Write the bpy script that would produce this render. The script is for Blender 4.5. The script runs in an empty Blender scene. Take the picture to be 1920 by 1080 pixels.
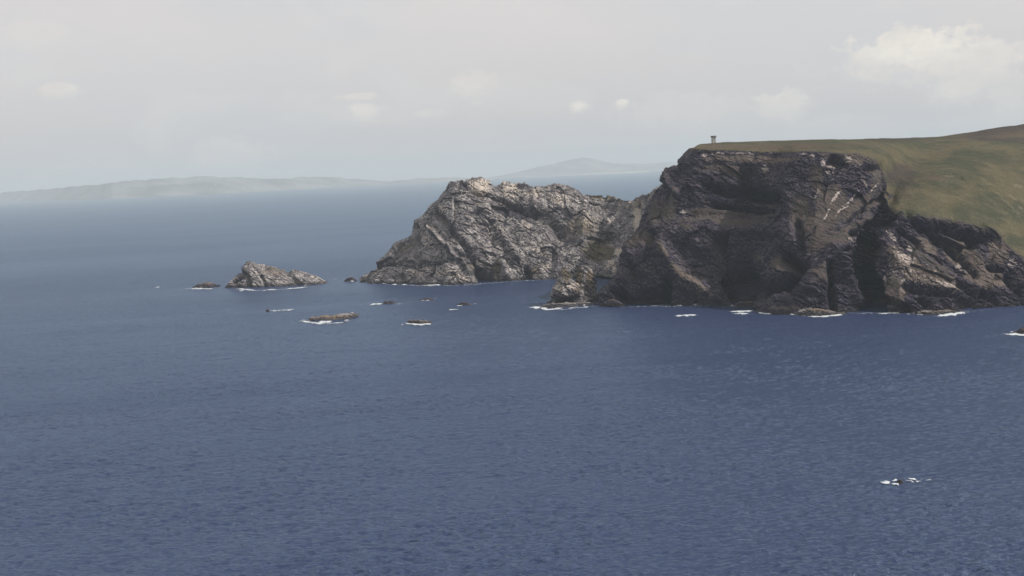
import bpy, math, random
import numpy as np
from mathutils import Vector, Matrix
R = math.radians
random.seed(7)
C = bpy.context.scene.collection

# ------------------------------------------------------------------ camera
F_PX = 2400.0; CAM_H = 170.0; ROLL = R(2.577); PITCH = R(5.14)
f = np.array([0, math.cos(PITCH), -math.sin(PITCH)])
r0 = np.array([1.0, 0, 0]); u0 = np.array([0, math.sin(PITCH), math.cos(PITCH)])
rt = math.cos(ROLL)*r0 - math.sin(ROLL)*u0
up = math.sin(ROLL)*r0 + math.cos(ROLL)*u0
CAM = np.array([0, 0, CAM_H])
cd = bpy.data.cameras.new('camera'); cam = bpy.data.objects.new('camera', cd); C.objects.link(cam)
M = Matrix([[rt[0], up[0], -f[0], 0], [rt[1], up[1], -f[1], 0], [rt[2], up[2], -f[2], CAM_H], [0, 0, 0, 1]])
cam.matrix_world = M
cd.sensor_width = 36; cd.lens = F_PX/1920*36; cd.clip_start = 1; cd.clip_end = 200000
bpy.context.scene.camera = cam

# ------------------------------------------------------------------ world, sun, exposure
SUN_EL = R(43); SUN_AZ = R(99)          # azimuth clockwise from +Y (view direction)
sc = bpy.context.scene
sc.view_settings.view_transform = 'Standard'; sc.view_settings.look = 'None'
sc.view_settings.exposure = 0.0; sc.view_settings.gamma = 1.0
sc.cycles.volume_bounces = 0; sc.cycles.max_bounces = 5; sc.cycles.diffuse_bounces = 2
sc.cycles.use_denoising = True
sd = bpy.data.lights.new('sun', 'SUN'); sun = bpy.data.objects.new('sun', sd); C.objects.link(sun)
sd.energy = 4.4; sd.angle = R(0.6); sd.color = (1.0, 0.95, 0.88)
sv = Vector((math.sin(SUN_AZ)*math.cos(SUN_EL), math.cos(SUN_AZ)*math.cos(SUN_EL), math.sin(SUN_EL)))
sun.rotation_euler = sv.to_track_quat('Z', 'Y').to_euler()

class NT:
    """small node-tree helper"""
    def __init__(s, nt): s.nt = nt; nt.nodes.clear()
    def n(s, t, **kw):
        nd = s.nt.nodes.new(t)
        for k, v in kw.items():
            if k.startswith('i_'):
                key = k[2:]; key = int(key) if key.isdigit() else key.replace('_', ' ')
                s.put(nd.inputs[key], v)
            else: setattr(nd, k, v)
        return nd
    def put(s, sock, v):
        if isinstance(v, bpy.types.NodeSocket): s.nt.links.new(v, sock)
        elif hasattr(v, 'outputs'): s.nt.links.new(v.outputs[0], sock)
        else: sock.default_value = v
    def m(s, op, a, b=None, c=None, clamp=False):
        nd = s.nt.nodes.new('ShaderNodeMath'); nd.operation = op; nd.use_clamp = clamp
        for i, v in enumerate((a, b, c)):
            if v is not None: s.put(nd.inputs[i], v)
        return nd.outputs[0]
    def vm(s, op, a, b=None):
        nd = s.nt.nodes.new('ShaderNodeVectorMath'); nd.operation = op
        s.put(nd.inputs[0], a)
        if b is not None: s.put(nd.inputs[1], b)
        return nd.outputs[0]
    def mix(s, fac, a, b, mode='MIX'):
        nd = s.nt.nodes.new('ShaderNodeMix'); nd.data_type = 'RGBA'; nd.blend_type = mode
        s.put(nd.inputs[0], fac); s.put(nd.inputs[6], a); s.put(nd.inputs[7], b)
        return nd.outputs[2]
    def step(s, x, lo, hi):
        nd = s.nt.nodes.new('ShaderNodeMapRange'); nd.interpolation_type = 'SMOOTHSTEP'
        s.put(nd.inputs[0], x); s.put(nd.inputs[1], lo); s.put(nd.inputs[2], hi)
        return nd.outputs[0]
    def noise(s, vec, scale, detail=4, rough=0.55, dist=0.0):
        nd = s.n('ShaderNodeTexNoise', i_Scale=scale, i_Detail=detail, i_Roughness=rough, i_Distortion=dist)
        s.put(nd.inputs['Vector'], vec); return nd.outputs[0]
    def attr(s, name):
        return s.n('ShaderNodeAttribute', attribute_name=name).outputs['Fac']
def rgb(r, g, b): return (r, g, b, 1.0)

world = bpy.data.worlds.new('World'); sc.world = world; world.use_nodes = True
world.cycles.sampling_method = 'MANUAL'; world.cycles.sample_map_resolution = 512
w = NT(world.node_tree)
tc = w.n('ShaderNodeTexCoord').outputs['Generated']
sky = w.n('ShaderNodeTexSky', sky_type='NISHITA', sun_disc=False, sun_elevation=SUN_EL, sun_rotation=SUN_AZ,
          altitude=100.0, air_density=1.0, dust_density=2.5, ozone_density=1.0)
skyc = w.mix(1.0, sky.outputs[0], rgb(0.10, 0.10, 0.10), 'MULTIPLY')
sep = w.n('ShaderNodeSeparateXYZ'); w.put(sep.inputs[0], tc)
yy = w.m('MAXIMUM', w.m('ABSOLUTE', sep.outputs[1]), 0.05)
U = w.m('DIVIDE', sep.outputs[0], yy); W = w.m('DIVIDE', sep.outputs[2], yy)
comb = w.n('ShaderNodeCombineXYZ'); w.put(comb.inputs[0], U); w.put(comb.inputs[1], w.m('MULTIPLY', W, 2.6))
w.put(comb.inputs[2], w.m('MULTIPLY', sep.outputs[1], 0.6))
nb = w.noise(comb, 3.0, 6, 0.55, 0.3)           # broad veil structure
comb2 = w.n('ShaderNodeCombineXYZ'); w.put(comb2.inputs[0], U); w.put(comb2.inputs[1], w.m('MULTIPLY', W, 1.25))
nf = w.noise(comb2, 34.0, 7, 0.62)               # puff edges
nm = w.noise(comb, 9.0, 5, 0.6, 0.5)
# high grey veil, slightly cooler low down where the air is thicker
elev = w.step(W, 0.0, 0.13)
veil = w.mix(elev, rgb(0.62, 0.605, 0.625), rgb(0.765, 0.72, 0.705))
veil = w.mix(w.m('MULTIPLY', w.step(nb, 0.42, 0.62), 0.50), veil, rgb(0.64, 0.665, 0.70))
veil = w.mix(w.m('MULTIPLY', w.step(nm, 0.48, 0.66), 0.32), veil, rgb(0.78, 0.76, 0.745))
base = w.mix(0.90, skyc, veil)
def sky_uv(px, py):
    d = f + rt*(px-960)/F_PX + up*(540-py)/F_PX
    return d[0]/d[1], d[2]/d[1]
puffs = [(1720, 92, 125, 34, 1.0), (1830, 112, 85, 42, .6), (1645, 100, 55, 25, .8), (1465, 192, 55, 24, .55),
         (1795, 166, 60, 22, .6), (1085, 197, 20, 10, .9), (1166, 192, 13, 8, .9), (680, 205, 44, 14, .65),
         (670, 180, 38, 6, .5), (885, 158, 52, 26, .35), (110, 165, 34, 10, .45), (800, 212, 40, 9, .3),
         (420, 290, 70, 30, .25), (1290, 205, 120, 30, .22), (1900, 190, 90, 60, .3), (60, 60, 60, 24, .2)]
du = w.m('MULTIPLY', w.m('SUBTRACT', nf, 0.5), 2.0)
du2 = w.m('MULTIPLY', w.m('SUBTRACT', nm, 0.5), 1.8)
du3 = w.m('MULTIPLY', w.m('SUBTRACT', w.noise(comb2, 120.0, 3, 0.5), 0.5), 1.0)
acc = None
for (px, py, rx, ry, a) in puffs:
    cu, cw = sky_uv(px, py)
    x = w.m('DIVIDE', w.m('SUBTRACT', U, cu), rx*1.25/F_PX)
    z = w.m('DIVIDE', w.m('SUBTRACT', w.m('ADD', W, w.m('MULTIPLY', U, 0.0)), cw), ry*1.35/F_PX)
    zl = w.m('MULTIPLY', z, w.m('ADD', w.m('MULTIPLY', w.step(z, -0.2, 0.2), 0.45), 0.75))   # crisp top, soft base
    d = w.m('SQRT', w.m('ADD', w.m('MULTIPLY', x, x), w.m('MULTIPLY', zl, zl)))
    d = w.m('ADD', d, w.m('ADD', w.m('ADD', du, du2), du3))
    soft = w.step(z, -0.9, 0.5)
    mk = w.m('MULTIPLY', w.step(d, w.m('ADD', 1.25, w.m('MULTIPLY', soft, -0.25)), w.m('SUBTRACT', 0.1, w.m('MULTIPLY', soft, -0.45))), a)
    mk = w.m('MULTIPLY', mk, w.step(sep.outputs[1], 0.0, 0.3))
    acc = mk if acc is None else w.m('MAXIMUM', acc, mk)
cloudc = w.mix(w.step(nf, 0.35, 0.65), rgb(0.80, 0.755, 0.70), rgb(0.92, 0.865, 0.78))
fin = w.mix(w.m('MULTIPLY', acc, 0.95), base, cloudc)
bg = w.n('ShaderNodeBackground', i_Strength=1.0); w.put(bg.inputs[0], fin)
w.nt.links.new(bg.outputs[0], w.n('ShaderNodeOutputWorld').inputs[0])

# ------------------------------------------------------------------ pixel <-> world
def ray(px, py):
    px = np.asarray(px, float); py = np.asarray(py, float)
    return f[None] + rt[None]*((px-960)/F_PX)[..., None] + up[None]*((540-py)/F_PX)[..., None]
def at(px, py, Y):
    px, py, Y = np.atleast_1d(px), np.atleast_1d(py), np.atleast_1d(Y).astype(float)
    d = ray(px, py); return CAM + d*(Y/d[..., 1])[..., None]
def water(px, py, z=0.0):
    d = ray(np.atleast_1d(px), np.atleast_1d(py)); return CAM + d*((z-CAM_H)/d[..., 2])[..., None]
def proj(P):
    q = P - CAM; z = q @ f
    z = np.where(z > 1, z, 1)
    return 960 + F_PX*(q @ rt)/z, 540 - F_PX*(q @ up)/z

# ------------------------------------------------------------------ numpy noise
rs = np.random.RandomState(11)
PERM = np.tile(rs.permutation(256), 3).astype(np.int32)
GR = rs.normal(size=(256, 3)).astype(np.float32); GR /= np.linalg.norm(GR, axis=1)[:, None]
RND = rs.rand(256, 8).astype(np.float32)
def perlin(P):
    P = P.astype(np.float32); i = np.floor(P).astype(np.int32); q = P - i; i &= 255
    fd = q*q*q*(q*(q*6-15)+10); out = 0
    for dx in (0, 1):
        for dy in (0, 1):
            for dz in (0, 1):
                h = PERM[PERM[PERM[(i[:, 0]+dx) & 255]+((i[:, 1]+dy) & 255)]+((i[:, 2]+dz) & 255)]
                g = GR[h]
                dt = g[:, 0]*(q[:, 0]-dx)+g[:, 1]*(q[:, 1]-dy)+g[:, 2]*(q[:, 2]-dz)
                wt = (fd[:, 0] if dx else 1-fd[:, 0])*(fd[:, 1] if dy else 1-fd[:, 1])*(fd[:, 2] if dz else 1-fd[:, 2])
                out = out + dt*wt
    return out*1.5
def fbm(P, o=4, g=0.5, ridge=False):
    s = 0; a = 1; t = 0
    for k in range(o):
        v = perlin(P*(2.03**k)+k*17.3)
        if ridge: v = 1-2*np.abs(v)
        s = s+v*a; t += a; a *= g
    return s/t
def facets(P, tilt=1.0, off=0.5):
    """blocky rock: every cell is a tilted plane"""
    P = P.astype(np.float32); i = np.floor(P).astype(np.int32)
    best = np.full(len(P), 9e9, np.float32); val = np.zeros(len(P), np.float32); sec = best.copy()
    for dx in (-1, 0, 1):
        for dy in (-1, 0, 1):
            for dz in (-1, 0, 1):
                c = i+np.array([dx, dy, dz])
                h = PERM[PERM[PERM[c[:, 0] & 255]+(c[:, 1] & 255)]+(c[:, 2] & 255)]
                r = RND[h]
                q = P-(c+r[:, :3])
                d = (q*q).sum(1)
                pl = (q*(r[:, 3:6]-0.5)*2).sum(1)*tilt+(r[:, 6]-0.5)*2*off
                b = d < best
                sec = np.where(b, best, np.minimum(sec, d))
                val = np.where(b, pl, val); best = np.where(b, d, best)
    return val, np.sqrt(sec)-np.sqrt(best)

# ------------------------------------------------------------------ grid builder
def interp_rows(rows, us):
    """rows: list of dict/array control rows -> list of (len(us),3)"""
    return [np.stack([np.interp(us, [c[0] for c in r], [c[1][k] for c in r]) for k in range(3)], 1) for r in rows]
def smooth(G, k, axis):
    for _ in range(k):
        a = np.roll(G, 1, axis); b = np.roll(G, -1, axis)
        H = 0.25*a+0.5*G+0.25*b
        if axis == 0: H[0] = G[0]; H[-1] = G[-1]
        else: H[:, 0] = G[:, 0]; H[:, -1] = G[:, -1]
        G = H
    return G
def normals(G):
    du = np.gradient(G, axis=1); dv = np.gradient(G, axis=0)
    n = np.cross(du, dv); l = np.linalg.norm(n, axis=2, keepdims=True); n /= np.maximum(l, 1e-9)
    return n
def make_mesh(name, G, mats, attrs=None, smooth_shade=False, rows=None, parent=None):
    nv, nu = G.shape[:2]
    idx = np.arange(nv*nu).reshape(nv, nu)
    q = np.stack([idx[:-1, :-1], idx[:-1, 1:], idx[1:, 1:], idx[1:, :-1]], -1).reshape(-1, 4)
    me = bpy.data.meshes.new(name)
    me.vertices.add(nv*nu); me.vertices.foreach_set('co', G.reshape(-1).astype(np.float32))
    me.loops.add(q.size); me.loops.foreach_set('vertex_index', q.reshape(-1).astype(np.int32))
    me.polygons.add(len(q)); me.polygons.foreach_set('loop_start', np.arange(0, q.size, 4, dtype=np.int32))
    me.polygons.foreach_set('use_smooth', np.full(len(q), smooth_shade))
    for k, v in (attrs or {}).items():
        a = me.attributes.new(k, 'FLOAT', 'POINT'); a.data.foreach_set('value', v.reshape(-1).astype(np.float32))
    me.update(); me.validate()
    me.materials.append(mats)
    o = bpy.data.objects.new(name, me); C.objects.link(o); o.parent = parent
    return o
def tag(o, label=None, cat=None, group=None, kind=None):
    if label: o['label'] = label
    if cat: o['category'] = cat
    if group: o['group'] = group
    if kind: o['kind'] = kind
    return o
def seg_d(px, py, pts):
    best = np.full(px.shape, 1e9)
    for (x0, y0), (x1, y1) in zip(pts[:-1], pts[1:]):
        dx, dy = x1-x0, y1-y0; L = dx*dx+dy*dy+1e-9
        t = np.clip(((px-x0)*dx+(py-y0)*dy)/L, 0, 1)
        best = np.minimum(best, np.hypot(px-x0-t*dx, py-y0-t*dy))
    return best
def blob(px, py, cx, cy, rx, ry, rot=0):
    c, s = math.cos(R(rot)), math.sin(R(rot))
    x = (px-cx)*c+(py-cy)*s; y = -(px-cx)*s+(py-cy)*c
    return np.exp(-((x/rx)**2+(y/ry)**2)**1.5)
def in_poly(px, py, pts):
    ins = np.zeros(px.shape, bool); n = len(pts)
    for k in range(n):
        x0, y0 = pts[k]; x1, y1 = pts[(k+1) % n]
        c = ((y0 > py) != (y1 > py)) & (px < (x1-x0)*(py-y0)/((y1-y0) or 1e-9)+x0)
        ins ^= c
    return ins.astype(float)

# ------------------------------------------------------------------ materials
def material(name):
    m = bpy.data.materials.new(name); m.use_nodes = True; t = NT(m.node_tree)
    return m, t
def rock_material(name, dark, mid, light, vegc, palec, redc, rock_shade, patch=18.0, light_amt=0.5, bump=1.0, strata=(0.5, 0.1, 0.85)):
    m, t = material(name)
    pos = t.n('ShaderNodeNewGeometry').outputs['Position']
    warp = t.n('ShaderNodeTexNoise', i_Scale=0.02, i_Detail=3); t.put(warp.inputs['Vector'], pos)
    wp = t.vm('ADD', pos, t.vm('MULTIPLY', warp.outputs['Color'], (30, 30, 30)))
    mp = t.n('ShaderNodeMapping', vector_type='TEXTURE'); t.put(mp.inputs['Vector'], wp)
    mp.inputs['Rotation'].default_value = (0, R(32), 0); mp.inputs['Scale'].default_value = (6.0, 3.0, 1.0)
    n1 = t.noise(pos, 1/patch, 6, 0.62, 0.6)
    n2 = t.noise(mp, 0.16, 6, 0.6)
    n3 = t.noise(pos, 0.30, 5, 0.7)
    n4 = t.noise(wp, 0.085, 6, 0.7, 1.0)
    col = t.mix(t.step(n1, 0.36, 0.60), dark, mid)
    col = t.mix(t.m('MULTIPLY', t.step(n2, 0.52, 0.64), 0.6), col, dark)
    col = t.mix(t.m('MULTIPLY', t.step(t.m('ADD', t.m('MULTIPLY', n4, 0.45), t.m('MULTIPLY', n3, 0.55)), 0.505, 0.55), t.m('MULTIPLY', t.m('ADD', 0.25, t.step(t.noise(pos, 0.03, 4, 0.6, 1.0), 0.42, 0.58)), light_amt)), col, light)
    # dark crevices of lichen and wet rock
    col = t.mix(t.m('MULTIPLY', t.step(t.noise(pos, 0.12, 6, 0.72, 0.8), 0.56, 0.66), 0.55), col, dark)
    col = t.mix(t.m('MULTIPLY', t.step(t.noise(pos, 0.022, 5, 0.6, 1.2), 0.48, 0.60), 0.45), col, dark)
    veg = t.attr('veg'); pale = t.attr('pale'); red = t.attr('red')
    col = t.mix(t.step(t.m('ADD', t.m('MULTIPLY', n3, 0.7), red), 0.70, 0.95), col, redc)
    vm_ = t.step(t.m('ADD', veg, t.m('MULTIPLY', t.m('SUBTRACT', n3, 0.5), 1.1)), 0.40, 0.62)
    vc = t.mix(t.step(n4, 0.4, 0.62), vegc, (vegc[0]*1.5, vegc[1]*1.2, vegc[2]*1.2, 1))
    col = t.mix(t.m('MULTIPLY', vm_, 0.9), col, vc)
    col = t.mix(t.m('MULTIPLY', t.step(t.m('ADD', pale, t.m('MULTIPLY', t.m('SUBTRACT', n3, 0.5), 3.0)), 0.45, 0.75), 0.8), col, palec)
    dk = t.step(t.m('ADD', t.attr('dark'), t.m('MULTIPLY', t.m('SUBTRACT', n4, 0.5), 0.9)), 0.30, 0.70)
    col = t.mix(t.m('MULTIPLY', dk, 0.9), col, rock_shade)  # dark rock, plus shade painted on steep faces, gullies and caves
    # tide-wet, weed-black band at the waterline
    sp = t.n('ShaderNodeSeparateXYZ'); t.put(sp.inputs[0], pos)
    wet = t.step(t.m('ADD', sp.outputs[2], t.m('MULTIPLY', n1, 6.0)), 9.0, 4.0)
    col = t.mix(t.m('MULTIPLY', wet, 0.85), col, rgb(0.045, 0.038, 0.04))
    bs = t.n('ShaderNodeBsdfPrincipled', i_Roughness=0.9); bs.inputs['Specular IOR Level'].default_value = 0.25
    t.put(bs.inputs['Base Color'], col)
    h = t.m('ADD', t.noise(pos, 0.5, 6, 0.75), t.m('MULTIPLY', n2, 1.2))
    bp = t.n('ShaderNodeBump', i_Strength=0.9, i_Distance=2.2*bump); t.put(bp.inputs['Height'], h)
    t.put(bs.inputs['Normal'], bp)
    t.nt.links.new(bs.outputs[0], t.n('ShaderNodeOutputMaterial').inputs[0])
    return m
DARKROCK = rock_material('dark_cliff_rock', rgb(0.028, 0.022, 0.046), rgb(0.072, 0.060, 0.076), rgb(0.22, 0.195, 0.205),
                         rgb(0.064, 0.058, 0.050), rgb(0.50, 0.43, 0.39), rgb(0.150, 0.118, 0.102), rgb(0.014, 0.012, 0.032), 26, 0.45)
PALEROCK = rock_material('pale_headland_rock', rgb(0.090, 0.080, 0.092), rgb(0.285, 0.262, 0.255), rgb(0.56, 0.52, 0.49),
                         rgb(0.105, 0.096, 0.058), rgb(0.60, 0.52, 0.44), rgb(0.24, 0.19, 0.145), rgb(0.034, 0.028, 0.045), 16, 0.8)
def grass_material():
    m, t = material('clifftop_grass')
    pos = t.n('ShaderNodeNewGeometry').outputs['Position']
    n1 = t.noise(pos, 0.012, 6, 0.6, 0.4); n2 = t.noise(pos, 0.06, 6, 0.65, 0.3); n3 = t.noise(pos, 0.35, 5, 0.7)
    mp = t.n('ShaderNodeMapping', vector_type='TEXTURE'); t.put(mp.inputs['Vector'], pos)
    mp.inputs['Rotation'].default_value = (0, 0, R(-38)); mp.inputs['Scale'].default_value = (9, 1.4, 1.4)
    n5 = t.noise(mp, 0.09, 6, 0.6)
    col = t.mix(t.step(n1, 0.44, 0.58), rgb(0.048, 0.052, 0.032), rgb(0.092, 0.078, 0.046))
    col = t.mix(t.m('MULTIPLY', t.step(n5, 0.50, 0.66), 0.4), col, rgb(0.134, 0.112, 0.070))
    col = t.mix(t.m('MULTIPLY', t.step(n2, 0.52, 0.68), 0.5), col, rgb(0.050, 0.055, 0.032))
    n7 = t.noise(pos, 0.16, 6, 0.72, 0.3)
    heath = t.attr('red'); pale = t.attr('pale')
    hm = t.step(t.m('ADD', heath, t.m('MULTIPLY', t.m('SUBTRACT', n2, 0.5), 1.1)), 0.35, 0.75)
    col = t.mix(t.m('MULTIPLY', hm, 0.8), col, rgb(0.085, 0.062, 0.048))
    col = t.mix(t.m('MULTIPLY', t.step(t.m('ADD', pale, t.m('MULTIPLY', t.m('SUBTRACT', n7, 0.5), 3.2)), 0.6, 1.0), 0.6), col, rgb(0.24, 0.20, 0.15))
    dk = t.step(t.m('ADD', t.attr('dark'), t.m('MULTIPLY', t.m('SUBTRACT', n2, 0.5), 0.8)), 0.35, 0.8)
    col = t.mix(t.m('MULTIPLY', dk, 0.7), col, rgb(0.042, 0.030, 0.033))
    col = t.mix(t.m('MULTIPLY', t.step(n7, 0.50, 0.62), 0.55), col, rgb(0.045, 0.045, 0.026))
    col = t.mix(t.m('MULTIPLY', t.step(n3, 0.57, 0.66), 0.45), col, rgb(0.16, 0.135, 0.085))
    bs = t.n('ShaderNodeBsdfPrincipled', i_Roughness=0.95); bs.inputs['Specular IOR Level'].default_value = 0.1
    t.put(bs.inputs['Base Color'], col)
    bp = t.n('ShaderNodeBump', i_Strength=0.7, i_Distance=2.4); t.put(bp.inputs['Height'], t.m('ADD', n7, t.m('MULTIPLY', n2, 2)))
    t.put(bs.inputs['Normal'], bp)
    t.nt.links.new(bs.outputs[0], t.n('ShaderNodeOutputMaterial').inputs[0])
    return m
GRASS = grass_material()
def flat_material(name, col, rough=0.9, var=0.25, scale=0.01):
    m, t = material(name)
    pos = t.n('ShaderNodeNewGeometry').outputs['Position']
    n = t.noise(pos, scale, 6, 0.65)
    c = t.mix(t.step(n, 0.38, 0.62), tuple(x*(1-var) for x in col[:3])+(1,), tuple(min(1, x*(1+var)) for x in col[:3])+(1,))
    bs = t.n('ShaderNodeBsdfPrincipled', i_Roughness=rough); t.put(bs.inputs['Base Color'], c)
    t.nt.links.new(bs.outputs[0], t.n('ShaderNodeOutputMaterial').inputs[0])
    return m

# ------------------------------------------------------------------ sea
def sea_material():
    m, t = material('sea_water')
    pos = t.n('ShaderNodeNewGeometry').outputs['Position']
    def mapped(rot, sx, sy):
        mp = t.n('ShaderNodeMapping', vector_type='TEXTURE'); t.put(mp.inputs['Vector'], pos)
        mp.inputs['Rotation'].default_value = (0, 0, R(rot)); mp.inputs['Scale'].default_value = (sx, sy, 1); return mp
    swell = t.noise(mapped(8, 2.2, 1), 0.035, 3, 0.5, 0.3)
    chop = t.noise(mapped(-6, 2.0, 1), 0.16, 4, 0.6, 0.4)
    rip = t.noise(mapped(4, 2.4, 1), 0.55, 4, 0.65, 0.3)
    h = t.m('ADD', t.m('MULTIPLY', swell, 1.0), t.m('ADD', t.m('MULTIPLY', chop, 2.0), t.m('MULTIPLY', rip, 1.2)))
    big = t.noise(mapped(10, 3.5, 1), 0.0022, 5, 0.6, 0.5)
    col = t.mix(t.step(big, 0.35, 0.65), rgb(0.019, 0.031, 0.080), rgb(0.024, 0.036, 0.090))
    bp = t.n('ShaderNodeBump', i_Strength=1.0, i_Distance=1.0); t.put(bp.inputs['Height'], h)
    body = t.n('ShaderNodeBsdfDiffuse'); t.put(body.inputs['Color'], col); t.put(body.inputs['Normal'], bp)
    # a wind-roughened sea never mirrors fully: its reflectance levels off near a third
    gl = t.n('ShaderNodeBsdfGlossy', i_Roughness=0.2, i_Color=rgb(0.71, 0.89, 1.0)); t.put(gl.inputs['Normal'], bp)
    fr = t.n('ShaderNodeFresnel', i_IOR=1.33); t.put(fr.inputs['Normal'], bp)
    fac = t.m('MINIMUM', t.m('MULTIPLY', fr, t.m('ADD', 0.78, t.m('MULTIPLY', t.step(big, 0.38, 0.62), 0.22))), 0.41)
    mx = t.n('ShaderNodeMixShader'); t.put(mx.inputs[0], fac)
    t.nt.links.new(body.outputs[0], mx.inputs[1]); t.nt.links.new(gl.outputs[0], mx.inputs[2])
    t.nt.links.new(mx.outputs[0], t.n('ShaderNodeOutputMaterial').inputs[0])
    return m
SEA = sea_material()
def wave_height(X, Y, fade):
    P = lambda a, b, k, r_=0.0: perlin(np.stack([(X*math.cos(r_)+Y*math.sin(r_))/a, (Y*math.cos(r_)-X*math.sin(r_))/b, np.full(X.shape, k)], 1))
    sw = P(60, 24, 1.3, .15)*0.7
    c1 = 1-np.abs(P(15, 6.5, 4.1, .10))*2.2
    c2 = 1-np.abs(P(8, 3.4, 9.7, -.12))*2.2
    c3 = P(4.0, 2.0, 15.2, .05)
    gust = 0.75+0.6*P(160, 90, 21.0)
    return (sw-0.62+gust*(0.72*c1+0.80*c2*fade+0.52*c3*fade**2))
yn = 350*np.exp(np.arange(0, 900)*0.0024)                      # 350 m .. 3 km, finer close in
an = np.linspace(-0.62, 0.62, 1450)
GY = np.repeat(yn[:, None], len(an), 1); GX = GY*an[None]
fade = np.clip(1.25-GY/2600, 0.15, 1)
Z = wave_height(GX.ravel(), GY.ravel(), fade.ravel()).reshape(GX.shape)
ey = np.clip((np.arange(len(yn))/12), 0, 1)*np.clip((len(yn)-1-np.arange(len(yn)))/60, 0, 1)
ex = np.clip(np.minimum(np.arange(len(an)), len(an)-1-np.arange(len(an)))/140, 0, 1)
Z *= ey[:, None]*ex[None]
def ring(G, sx, sy):      # push an outer skirt out to the horizon so the sea stays one sheet
    return G
# extend the same grid outward with coarse rows and columns
yo_f = np.array([-3000., -500, 100, 250]); yo_b = np.array([3600, 4800, 7000, 11000, 18000, 30000, 45000, 62000.])
Y_all = np.concatenate([yo_f, yn, yo_b]); ny = len(Y_all)
wid = np.interp(Y_all, [-3000, 100, 350, 62000], [100, 250, 350, 62000])
xo = np.array([1.6, 3.0, 6.0])
Xs = []
for k in range(ny):
    row = an*wid[k]
    ext = np.array([600., 4000., 42000.])
    e_ = np.maximum(row[-1]+ext*0.2, ext) if row[-1] < 41000 else row[-1]+np.array([50., 100., 150.])
    e_ = row[-1]+(42000-row[-1])*np.array([.02, .2, 1.0]) if row[-1] < 41900 else row[-1]+np.array([50., 100., 150.])
    Xs.append(np.concatenate([-e_[::-1], row, e_]))
G = np.zeros((ny, len(an)+6, 3)); G[..., 0] = np.array(Xs); G[..., 1] = Y_all[:, None]
G[4:4+len(yn), 3:-3, 2] = Z
tag(make_mesh('sea', G, SEA, None, True), 'dark blue rippled sea filling the lower half', 'sea', kind='structure')

# ------------------------------------------------------------------ rock displacement
DIP = np.array([math.cos(R(32)), 0.25, -math.sin(R(32))]); DIP /= np.linalg.norm(DIP)     # down-dip, to the right
SN = np.cross(DIP, np.array([0, 1, 0.0])); SN /= np.linalg.norm(SN)
S3 = np.cross(SN, DIP)
def rock_disp(P, amp=1.0, strata=1.0, big=1.0, fs=1.0):
    """returns (broad form, surface detail)"""
    w0 = np.stack([fbm(P/45+9, 3), fbm(P/45+31, 3), fbm(P/45+57, 3)], 1)
    Q = P+w0*5
    B = np.stack([Q@DIP, Q@S3, Q@SN], 1)
    D = big*8*fbm(P/100+3.3, 3)
    v, e = facets(Q/np.array([42, 42, 46.])+11, 1.0, 0.5); D += amp*big*4.0*v
    v, e = facets(B*fs/np.array([17, 13, 6.5]), 1.0, 0.6); d = amp*1.5*v-amp*1.5*np.exp(-(e*10)**2)
    v, e2 = facets(Q*fs/np.array([7, 7, 9.])+40, 1.0, 0.6); d += amp*1.1*v-amp*fs**2*np.exp(-(e2*8)**2)
    v, e3 = facets(B/np.array([4.2, 3.6, 2.2])+80, 1.0, 0.6); d += amp*1.0*v
    st = perlin(B/np.array([60, 60, 3.6])+5); d += strata*0.9*st
    st = perlin(B/np.array([24, 30, 1.7])+25); d += strata*0.6*st
    d += amp*0.6*fbm(P/3.0, 3, 0.6)
    return D, d

def build_columns(cols, base_offset=None):
    """cols: list of (u, [(px,py,dY)...]) first entry at the waterline; returns rows of 3D control points"""
    out = []
    for u, pts in cols:
        b = water(pts[0][0], pts[0][1])[0]; Y0 = b[1]+pts[0][2]
        c = [at(pts[0][0], pts[0][1], Y0)[0]]; c[0][2] = 0
        for (x, y, dY) in pts[1:]: c.append(at(x, y, Y0+dY)[0])
        out.append((u, c))
    return [[(u, c[k]) for u, c in out] for k in range(len(out[0][1]))]

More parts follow.
